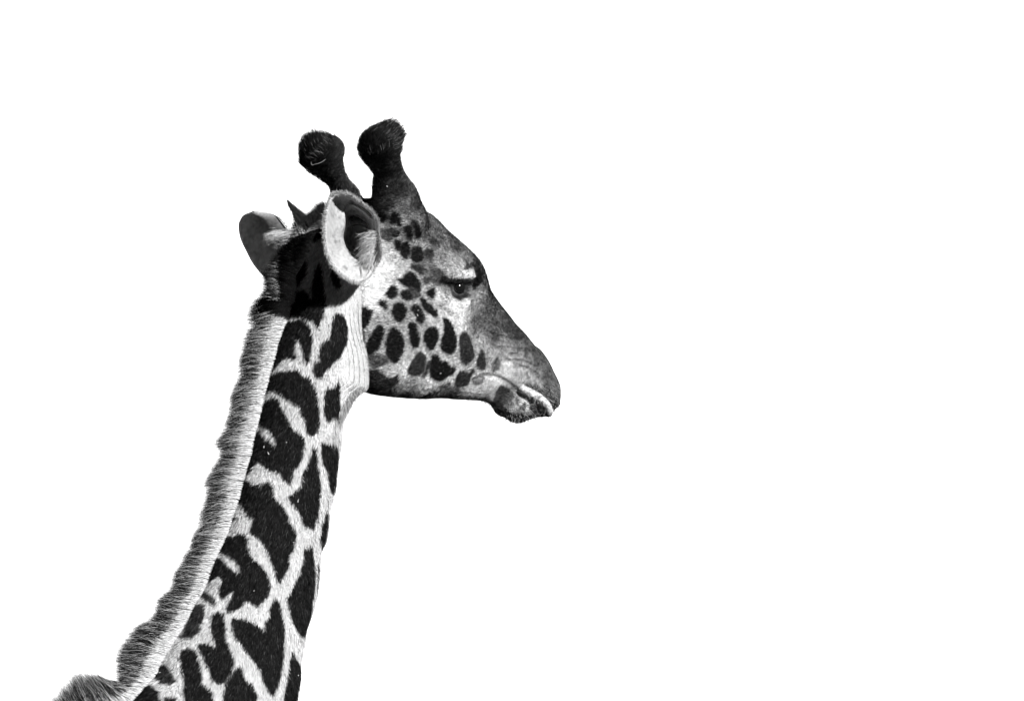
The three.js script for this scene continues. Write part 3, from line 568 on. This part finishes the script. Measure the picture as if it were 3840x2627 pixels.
{
  const zb = earBase.z;
  const rim = loop([[1270, 724, 0.105], [1308, 729, 0.095], [1353, 757, 0.08], [1394, 792, 0.065], [1414, 828, 0.055], [1417, 863, 0.048], [1424, 905, 0.034], [1428, 950, 0.02], [1414, 985, 0.014], [1396, 1012, 0.02], [1378, 1039, 0.044], [1348, 1054, 0.064], [1318, 1051, 0.076], [1283, 1029, 0.09], [1248, 994, 0.104], [1228, 953, 0.122], [1217, 903, 0.13], [1216, 843, 0.132], [1223, 782, 0.126], [1240, 738, 0.11]], 6);
  const mouth = loop([[1300, 772, 0.055], [1320, 768, 0.052], [1350, 782, 0.046], [1380, 806, 0.04], [1397, 835, 0.035], [1396, 862, 0.03], [1388, 888, 0.022], [1380, 918, 0.014], [1374, 950, 0.008], [1372, 984, 0.006], [1362, 992, 0.01], [1345, 980, 0.018], [1322, 965, 0.026], [1303, 948, 0.034], [1288, 925, 0.042], [1281, 900, 0.05], [1280, 878, 0.055], [1290, 845, 0.058], [1293, 812, 0.058], [1290, 785, 0.057]], 6);
  const R = rim.map(([x, y, z]) => at(x, y, zb + z)), Mo = mouth.map(([x, y, z]) => at(x, y, zb + z)), Bt = at(1345, 895, zb - 0.085), n = 30, grid = [];
  for (let i = 0; i <= n; i++) {
    const t = i / n, row = [];
    for (let j = 0; j < R.length; j++) {
      if (t > 0.5) { const k = (t - 0.5) * 2, q = lerp3(Mo[j], R[j], k); row.push(add(q, [0, 0, 1], -0.016 * Math.sin(Math.PI * k) * (R[j][2] > zb + 0.06 ? 1 : 0.3))); }   // inner face of the flap
      else { const k = t * 2, w = mix(0.2, 1, Math.sqrt(k)), q = lerp3(Bt, Mo[j], w); row.push([q[0], q[1], mix(Bt[2], Mo[j][2], k ** 1.6)]); }                           // wall of the hollow
    }
    grid.push(row);
  }
  const lip = new THREE.TubeGeometry(new THREE.CatmullRomCurve3(R.filter((_, i) => i % 2 === 0).map((p) => new THREE.Vector3(...lerp3(p, Bt, 0.02))), true), 160, 0.0042, 10, true), lc = lip.attributes.position;
  lip.deleteAttribute('uv');
  lip.setAttribute('color', new THREE.BufferAttribute(new Float32Array(lc.count * 3).map((_, i) => { const k = Math.floor(i / 3); return 0.42 * (1 + 0.2 * noise(lc.getX(k) * 260, lc.getY(k) * 260, lc.getZ(k) * 260)); }), 3));   // thick rolled edge
  nearEar = part('ear', mergeGeometries([lip, plate(grid, true, (t) => -0.006 * (0.35 + 0.65 * (1 - t ** 6)), (t, a, out, q) => {
    const blotch = step(0.15, 0.5, fbm(q[0] * 70, q[1] * 70, q[2] * 70)), fine = 1 + 0.25 * noise(q[0] * 260, q[1] * 260, q[2] * 260);
    if (out) return 0.55 * fine;
    return (0.37 - 0.19 * blotch * step(0.95, 0.8, t)) * fine;   // pale hair, mottled with grey
  })]), earMat, giraffe, undefined, 'pale cupped ear with a wide white rim and dark hollow');
  const h = new Hair();
  for (let k = 0; k < 520; k++) {                                  // long pale hairs that reach across the hollow from its front edge
    const t = rnd(), e = [mix(1410, 1388, t) + 6 * gauss(), mix(868, 985, t) + 4 * gauss()], z = zb + mix(0.046, 0.018, t) + 0.005 * gauss(), L = 18 + 62 * rnd() ** 1.3;
    const ang = mix(200, 240, t) * rad + 0.28 * gauss(), root = at(e[0], e[1], z - 0.004), tip = at(e[0] + Math.cos(ang) * L, e[1] - Math.sin(ang) * L, z - 0.015 + 0.02 * rnd());
    const tone = 0.5 + 0.2 * rnd();
    h.strand(curve(root, tip, [0.004 * gauss(), 0.004 + 0.008 * gauss(), 0.01], 4), 0.0008, () => tone);
  }
  for (let k = 0; k < 4000; k++) {                                 // short fringe on the rim
    const j = Math.floor(rnd() * R.length), e = R[j], c = R[(j + 1) % R.length], out = unit(sub(e, Bt)), p0 = add(lerp3(e, c, rnd()), [gauss(), gauss(), gauss()], 0.002), L = 0.004 + 0.005 * rnd();
    h.strand(curve(add(p0, out, -0.003), add(add(p0, out, L), [gauss(), gauss(), gauss()], 0.002), [0, 0, 0], 2), 0.0009, () => 0.65);
  }
  part('ear_hair', h.build(), hairMat, nearEar, 'stuff');
}
let farEar;
{
  const base = HEAD.from(...HEAD.plane(1120, 960, -0.1), -0.1), zb = base[2];
  const left = spline([[1128, 1095], [1078, 1072], [1025, 1052], [994, 1034], [956, 989], [931, 943], [908, 893], [901, 848], [906, 828], [918, 811], [945, 801]], 5), right = spline([[1150, 1085], [1150, 1050], [1150, 1010], [1150, 960], [1130, 915], [1105, 885], [1079, 858], [1058, 832], [1040, 815], [1010, 806], [960, 799]], 5), n = left.length, grid = [];
  for (let i = 0; i < n; i++) {
    const row = [], t = i / (n - 1);
    for (let j = 0; j <= 20; j++) {
      const s = j / 20, x = mix(left[i][0], right[i][0], s), y = mix(left[i][1], right[i][1], s);
      row.push(at(x, y, zb + 0.05 + 0.02 * Math.sin(Math.PI * s) - 1.6 * (1140 - x) * K - 0.06 * step(0.3, 0, t)));
    }
    grid.push(row);
  }
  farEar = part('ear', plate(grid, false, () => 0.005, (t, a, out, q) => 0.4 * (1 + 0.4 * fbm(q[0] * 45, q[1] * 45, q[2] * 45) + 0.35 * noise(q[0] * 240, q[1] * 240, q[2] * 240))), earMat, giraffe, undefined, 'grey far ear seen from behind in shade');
  const h = new Hair();
  for (let k = 0; k < 2600; k++) {                                 // pale hairs at the ear's base that catch the sun
    const t = rnd(), s = rnd(), root = at(mix(1148, 1070, t) + 4 * gauss(), mix(872, 930, s) + 5 * gauss() - 14 * t * s, zb + mix(0.135, 0.075, t) + 0.015 * rnd()), L = 40 + 50 * rnd(), ang = (186 + 9 * gauss() - 10 * (s - 0.5)) * rad;
    const tip = add(at(0, 0, 0), at(0, 0, 0), -1), d = [Math.cos(ang) * L * K, Math.sin(ang) * -L * K * -1, 0.0]; tip[0] = root[0] + d[0]; tip[1] = root[1] - Math.abs(d[1]) * 0.4 + 0.004 * gauss(); tip[2] = root[2] + 0.006 * gauss();
    const tone = 0.5 + 0.2 * rnd();
    h.strand(curve(root, tip, [0, 0.004, 0.004], 3), 0.0011, () => tone);
  }
  for (let k = 0; k < 5000; k++) {                                 // short hair on the back of the ear, lying towards its tip
    const i = 1 + Math.floor(rnd() * (n - 3)), j = 1 + Math.floor(rnd() * 18), a = lerp3(lerp3(grid[i][j], grid[i + 1][j], rnd()), grid[i][j + 1], rnd() * 0.6), up = unit(sub(grid[i + 1][j], grid[i][j])), out = unit(cross(sub(grid[i][j + 1], grid[i][j - 1]), up)), f = scaleOf(out, out[2] > 0 ? 1 : -1), L = 0.007 + 0.005 * rnd(), tone = 0.22 + 0.3 * rnd() ** 1.5;
    h.strand(curve(a, add(add(add(a, up, L), f, 0.0025), [gauss(), gauss(), gauss()], 0.0012), scaleOf(f, 0.002), 2), 0.0009, () => tone);
  }
  for (let k = 0; k < 1200; k++) {
    const i = Math.floor(rnd() * (n - 1)), sd = rnd() < 0.5 ? 0 : 20, e = grid[i][sd], c = grid[i][10], out = unit(sub(e, c)), L = 0.004 + 0.004 * rnd();
    h.strand(curve(add(e, out, -0.003), add(add(lerp3(e, grid[i + 1][sd], rnd()), out, L), [gauss(), gauss(), gauss()], 0.0015), [0, 0, 0], 2), 0.0009, () => 0.2);
  }
  part('ear_hair', h.build(), hairMat, farEar, 'stuff');
}

// ---------------------------------------------------------------- ossicone tufts
for (const [c, turn] of [[chains[0].c.slice(1, 7), 1], [chains[1].c, -1]]) {
  const h = new Hair();
  for (let k = 0; k < 7500; k++) {
    const s = 2.2 + 2.9 * rnd(), i = Math.min(4, Math.floor(s)), a = c[i], b = c[i + 1], t = s - i, m = lerp3(a, b, t), r = mix(a[3], b[3], t), ax = unit(sub(b, a));
    let o = unit([gauss(), gauss(), gauss()]); if (s < 4.6) o = unit(add(o, ax, -dot(o, ax)));
    const root = add(m, o, r * 0.97), L = mix(0.012, 0.03, step(2.4, 4, s)) * (s > 4.4 ? 0.75 : 1) * (0.5 + 0.5 * rnd());
    const swirl = cross(ax, o), lock = noise(root[0] * 90, root[1] * 90, root[2] * 90), dir = unit(add(add(add(add(ax, [0.3, 0.5, 0], s > 4.4 ? 0.9 : 0), o, (s > 4.4 ? 0.22 : 0.06) + 0.12 * lock), swirl, 0.3 * turn + 0.5 * lock + 0.15 * gauss()), [gauss(), gauss(), gauss()], 0.12)), tip = add(root, dir, L);
    const tone = rnd() < 0.16 ? 0.05 + 0.1 * rnd() : 0.005 + 0.008 * rnd();
    h.strand(curve(root, tip, scaleOf(o, 0.005), 4), 0.0013, () => tone);
  }
  for (let k = 0; k < 700; k++) {                                  // loose hairs that stand off the knob
    const a = c[4 + Math.floor(rnd() * (c.length - 4))], o = unit([gauss() * 0.8 - 0.1 * turn, Math.abs(gauss()) * (rnd() < 0.8 ? 1 : -1), gauss()]), lock = noise(o[0] * 5, o[1] * 5, 3 * turn), root = add(a, o, a[3] * 0.96), lean = unit(add(add(scaleOf(o, 0.5), [0.5 * turn + 0.5 * lock, 0.55, 0]), [gauss(), gauss(), gauss()], 0.15));
    h.strand(curve(root, add(root, lean, (0.008 + 0.014 * rnd()) * (1 + 0.5 * lock)), scaleOf(o, 0.006), 4), 0.0012, () => 0.01);
  }
  part('horn_tuft', h.build(), darkHairMat, giraffe, 'stuff', turn > 0 ? 'black hair tuft on the near horn' : 'black hair tuft on the far horn');
}
function scaleOf(a, s) { return [a[0] * s, a[1] * s, a[2] * s]; }

// ---------------------------------------------------------------- eye
const eyes = [];
for (const s of [1, -1]) {
  const q = HEAD.to(cast(1721, 1078, bodyDistance)), c = HEAD.from(q[0], q[1], s * (Math.abs(q[2]) - 0.006));
  eyes.push(c);
  const ball = new THREE.SphereGeometry(0.0175, 40, 28);
  ball.translate(...c);
  const eye = part('eye', ball, new THREE.MeshPhysicalMaterial({ color: new THREE.Color().setRGB(0.006, 0.006, 0.006), roughness: 0.06, clearcoat: 1, clearcoatRoughness: 0.03 }));
  const h = new Hair(), flip = (p) => { const w = HEAD.to(p); return HEAD.from(w[0], w[1], s * Math.abs(w[2])); };
  for (let k = 0; k < 520; k++) {                                  // upper lashes
    const t = rnd(), px = mix(1655, 1788, t), p = cast(px, 1041 + 5 * Math.sin(t * 3) + 3 * gauss(), bodyDistance), g = gradient(p, bodyDistance), tip = add(p, unit(add(add(g, [0.25 + 0.2 * (t - 0.5), -0.8, 0]), [gauss(), gauss(), gauss()], 0.18)), 0.004 + 0.007 * rnd());
    h.strand(curve(flip(p), flip(tip), scaleOf(g, 0.002), 3), 0.0011, () => 0.012);
  }
  for (let k = 0; k < 160; k++) {                                  // lower lashes
    const t = rnd(), p = cast(mix(1692, 1758, t), 1096 + 10 * Math.sin(t * Math.PI), bodyDistance), g = gradient(p, bodyDistance), tip = add(p, unit(add(g, [0.5 * (t - 0.5), -1.2, 0])), 0.008 + 0.006 * rnd());
    h.strand(curve(flip(p), flip(tip), [0, 0, 0], 2), 0.0009, () => 0.02);
  }
  part('eyelashes', h.build(), darkHairMat, eye, 'stuff');
}
{ // brow bristles that break the outline of the forehead
  const h = new Hair();
  for (let k = 0; k < 800; k++) {
    const t = rnd(), e = along([[1772, 984], [1784, 998], [1793, 1022], [1792, 1045], [1780, 1056]], t), p = cast(e[0] - 11 * rnd(), e[1] + 6 * rnd(), bodyDistance), g = gradient(p, bodyDistance);
    const tip = add(p, unit(add(add(g, [0.5, 0.1 - 0.6 * t, 0]), [gauss(), gauss(), gauss()], 0.15)), (0.006 + 0.012 * rnd()) * mix(0.4, 1, step(0.25, 0.7, t)));
    h.strand(curve(p, tip, [0, 0, 0], 2), 0.0011, () => 0.02);
  }
  part('brow_bristles', h.build(), darkHairMat, giraffe, 'stuff');
}

{ // bristles on the lips and chin, a fringe under the throat
  const h = new Hair();
  for (let k = 0; k < 900; k++) {
    const q = rnd() < 0.6 ? [1895 + 120 * rnd(), 1500 + 80 * rnd()] : [1960 + 135 * rnd(), 1440 + 110 * rnd()], p = cast(...q, bodyDistance);
    if (bodyDistance(...p) > 0.003) continue;
    const g = gradient(p, bodyDistance), tip = add(p, unit(add(add(g, [0.15, -0.5, 0]), [gauss(), gauss(), gauss()], 0.3)), 0.006 + 0.011 * rnd() ** 2), tone = rnd() < 0.5 ? 0.02 : 0.55;
    h.strand(curve(p, tip, [0, -0.001, 0], 2), 0.0007, () => tone);
  }
  for (let k = 0; k < 260; k++) {                                  // along the lower edge of the jaw and chin
    const e = along([[1390, 1472], [1500, 1486], [1650, 1490], [1795, 1500], [1850, 1530], [1900, 1566], [1945, 1582], [1990, 1576]], rnd()), p = cast(e[0], e[1] - 9, bodyDistance), tip = add(p, unit([-0.5 + 0.4 * gauss(), -1, 0.3 * gauss()]), 0.005 + 0.008 * rnd());
    if (bodyDistance(...p) < 0.003) h.strand(curve(p, tip, [0, 0, 0], 2), 0.0008, () => 0.03);
  }
  part('bristles', h.build(), hairMat, giraffe, 'stuff');
  const f = new Hair();
  for (let k = 0; k < 500; k++) {
    const e = along([[1376, 1455], [1345, 1478], [1320, 1508], [1304, 1538], [1284, 1572], [1274, 1620], [1270, 1665]], rnd()), p = cast(e[0] - 4 - 26 * rnd(), e[1] - 10 * rnd(), bodyDistance), tip = add(p, unit([0.12 + 0.2 * gauss(), -1, 0.15 + 0.2 * gauss()]), 0.01 + 0.014 * rnd()), tone = 0.5 + 0.14 * gauss();
    f.strand(curve(p, tip, [0, 0, 0.003], 3), 0.0008, () => tone);
  }
  part('throat_fringe', f.build(), hairMat, giraffe, 'stuff');
  const straw = new Hair(), bits = new Hair();
  straw.strand(spline([[1176, 602], [1177, 609], [1187, 610], [1202, 601], [1216, 590]], 3).map(([x, y]) => { const p = cast(x, y); return add(p, gradient(p, baseDistance), 0.013); }), 0.0018, () => 0.45);
  part('straw', straw.build(), hairMat, giraffe, undefined, 'thin pale hooked stalk caught in the black tuft of the far horn');
  for (const [x, y, a, l] of [[995, 1675, 80, 9], [1010, 1698, 110, 12], [1115, 1876, 75, 13], [952, 2215, 30, 5], [606, 2525, 20, 7], [1563, 1162, 40, 8], [1560, 1178, 110, 9], [1647, 1395, 15, 7], [1453, 697, 140, 6], [1075, 1658, 30, 5], [1109, 2530, 60, 5]]) {
    const p = cast(x, y), g = gradient(p, baseDistance), d = [Math.cos(a * rad) * l * K * 0.5, Math.sin(a * rad) * l * K * 0.5, 0], c = add(p, g, 0.0065);
    bits.strand(curve(add(c, d, -1), add(c, d), scaleOf([-d[1], d[0], 0], 0.5), 3), 0.0016, () => 0.8);
  }
  part('straw_bits', bits.build(), hairMat, giraffe, 'stuff', 'tiny pale bits of straw caught in the coat');
}

// ---------------------------------------------------------------- short coat hair over the whole skin
{
  const chin = cast(1940, 1540);
  const pos = skin.attributes.position, nor = skin.attributes.normal, ix = skin.index.array, tri = ix.length / 3, cdf = new Float64Array(tri);
  let total = 0;
  for (let i = 0; i < tri; i++) {
    const a = ix[i * 3], b = ix[i * 3 + 1], c = ix[i * 3 + 2];
    const A0 = [pos.getX(a), pos.getY(a), pos.getZ(a)], e = cross(sub([pos.getX(b), pos.getY(b), pos.getZ(b)], A0), sub([pos.getX(c), pos.getY(c), pos.getZ(c)], A0));
    total += Math.hypot(...e) / 2 * (nor.getZ(a) < -0.35 ? 0.25 : 1); cdf[i] = total;
  }
  const COUNT = 330000, blade = new THREE.BufferGeometry();
  blade.setAttribute('position', new THREE.BufferAttribute(new Float32Array([-0.5, 0, 0, 0.5, 0, 0, -0.4, 0.5, 0.06, 0.4, 0.5, 0.06, 0, 1, 0.0]), 3));
  blade.setIndex([0, 1, 3, 0, 3, 2, 2, 3, 4]); blade.computeVertexNormals();
  const fur = new THREE.InstancedMesh(blade, new THREE.MeshPhysicalMaterial({ color: 0xffffff, roughness: 0.7, specularIntensity: 0.12, side: THREE.DoubleSide }), COUNT);
  const M = new THREE.Matrix4(), col = new THREE.Color();
  for (let k = 0; k < COUNT; k++) {
    const r = rnd() * total; let a = 0, b = tri - 1;
    while (a < b) { const m = (a + b) >> 1; if (cdf[m] < r) a = m + 1; else b = m; }
    let u = rnd(), v = rnd(); if (u + v > 1) { u = 1 - u; v = 1 - v; }
    const A0 = ix[a * 3], B0 = ix[a * 3 + 1], C0 = ix[a * 3 + 2], w = 1 - u - v, mixv = (at3) => [0, 1, 2].map((c) => at3.getComponent(A0, c) * w + at3.getComponent(B0, c) * u + at3.getComponent(C0, c) * v);
    const p = mixv(pos), n = unit(mixv(nor)), h = HEAD.to(p), onHead = loftDistance(headLoft, ...p) < loftDistance(neckLoft, ...p) || h[1] > headLoft.at(headLoft.T, h[0]) - 0.02, horn = step(0.0, 0.05, h[1] - headLoft.at(headLoft.T, h[0])) * (h[0] < 0.3 ? 1 : 0);
    let flow = onHead ? lerp3(add(scaleOf(HEAD.F, -0.8), HEAD.U, -0.45), HEAD.U, horn) : NECK.F;
    flow = add(flow, [gauss(), gauss(), gauss()], 0.28);
    flow = unit(add(flow, n, -dot(flow, n)));
    if (eyes.some((e) => Math.hypot(...sub(p, e)) < 0.0195) || capsule(hollow[0], hollow[1], ...p) < 0.006) { M.makeScale(0, 0, 0); M.setPosition(...giraffe.position); fur.setMatrixAt(k, M); col.setRGB(0, 0, 0); fur.setColorAt(k, col); continue; }
    const muzzle = step(0.42, 0.6, h[0]) * (onHead ? 1 : 0), y = unit(add(flow, n, onHead ? mix(0.52, 0.25, muzzle) : 0.42)), x = unit(add(cross(y, n), n, 0.5 * gauss())), z = cross(x, y);
    const len = (onHead ? mix(mix(0.0085, Math.hypot(...sub(p, chin)) < 0.055 ? 0.0075 : 0.002, muzzle), 0.009, horn) : mix(0.0125, 0.003, step(1260, 1310, p[0] / K + PW / 2) * step(1560, 1480, PH / 2 - (p[1] - EYE) / K))) * (0.7 + 0.6 * rnd()), wd = (onHead ? 0.0008 : 0.001) * (0.8 + 0.5 * rnd());
    M.set(x[0] * wd, y[0] * len, z[0] * len, p[0], x[1] * wd, y[1] * len, z[1] * len, p[1], x[2] * wd, y[2] * len, z[2] * len, p[2], 0, 0, 0, 1);
    fur.setMatrixAt(k, M);
    const t1 = coat(...p, 0.0034), dk = step(0.15, 0.04, t1), t = t1 * Math.max(0.25, 1 + mix(onHead ? 0.3 : 0.15, 0.55, dk) * gauss()) + (rnd() < 0.1 * dk && !horn ? 0.06 * rnd() : 0);
    const c = clamp(t, 0.004, 0.85); col.setRGB(c, c, c); fur.setColorAt(k, col);
  }
  fur.name = 'short_coat'; fur.userData.kind = 'stuff'; fur.castShadow = fur.receiveShadow = true;
  fur.position.copy(giraffe.position).negate();
  giraffe.add(fur);
  console.log('coat', Date.now() - t0, 'ms');
}

// ---------------------------------------------------------------- the plain white behind the giraffe
{
  const g = new THREE.BoxGeometry(20, 14, 0.1);
  const sky = new THREE.Mesh(g, new THREE.MeshStandardMaterial({ color: new THREE.Color().setRGB(0.95, 0.95, 0.95), roughness: 1 }));
  sky.name = 'sky'; sky.userData.kind = 'structure';
  sky.position.set(0, EYE, -11); sky.lookAt(new THREE.Vector3(0, EYE, -11).addScaledVector(new THREE.Vector3(0.28, 0.3, 0.9), 5));
  sky.receiveShadow = true;
  scene.add(sky);
}
renderer.render(scene, camera);
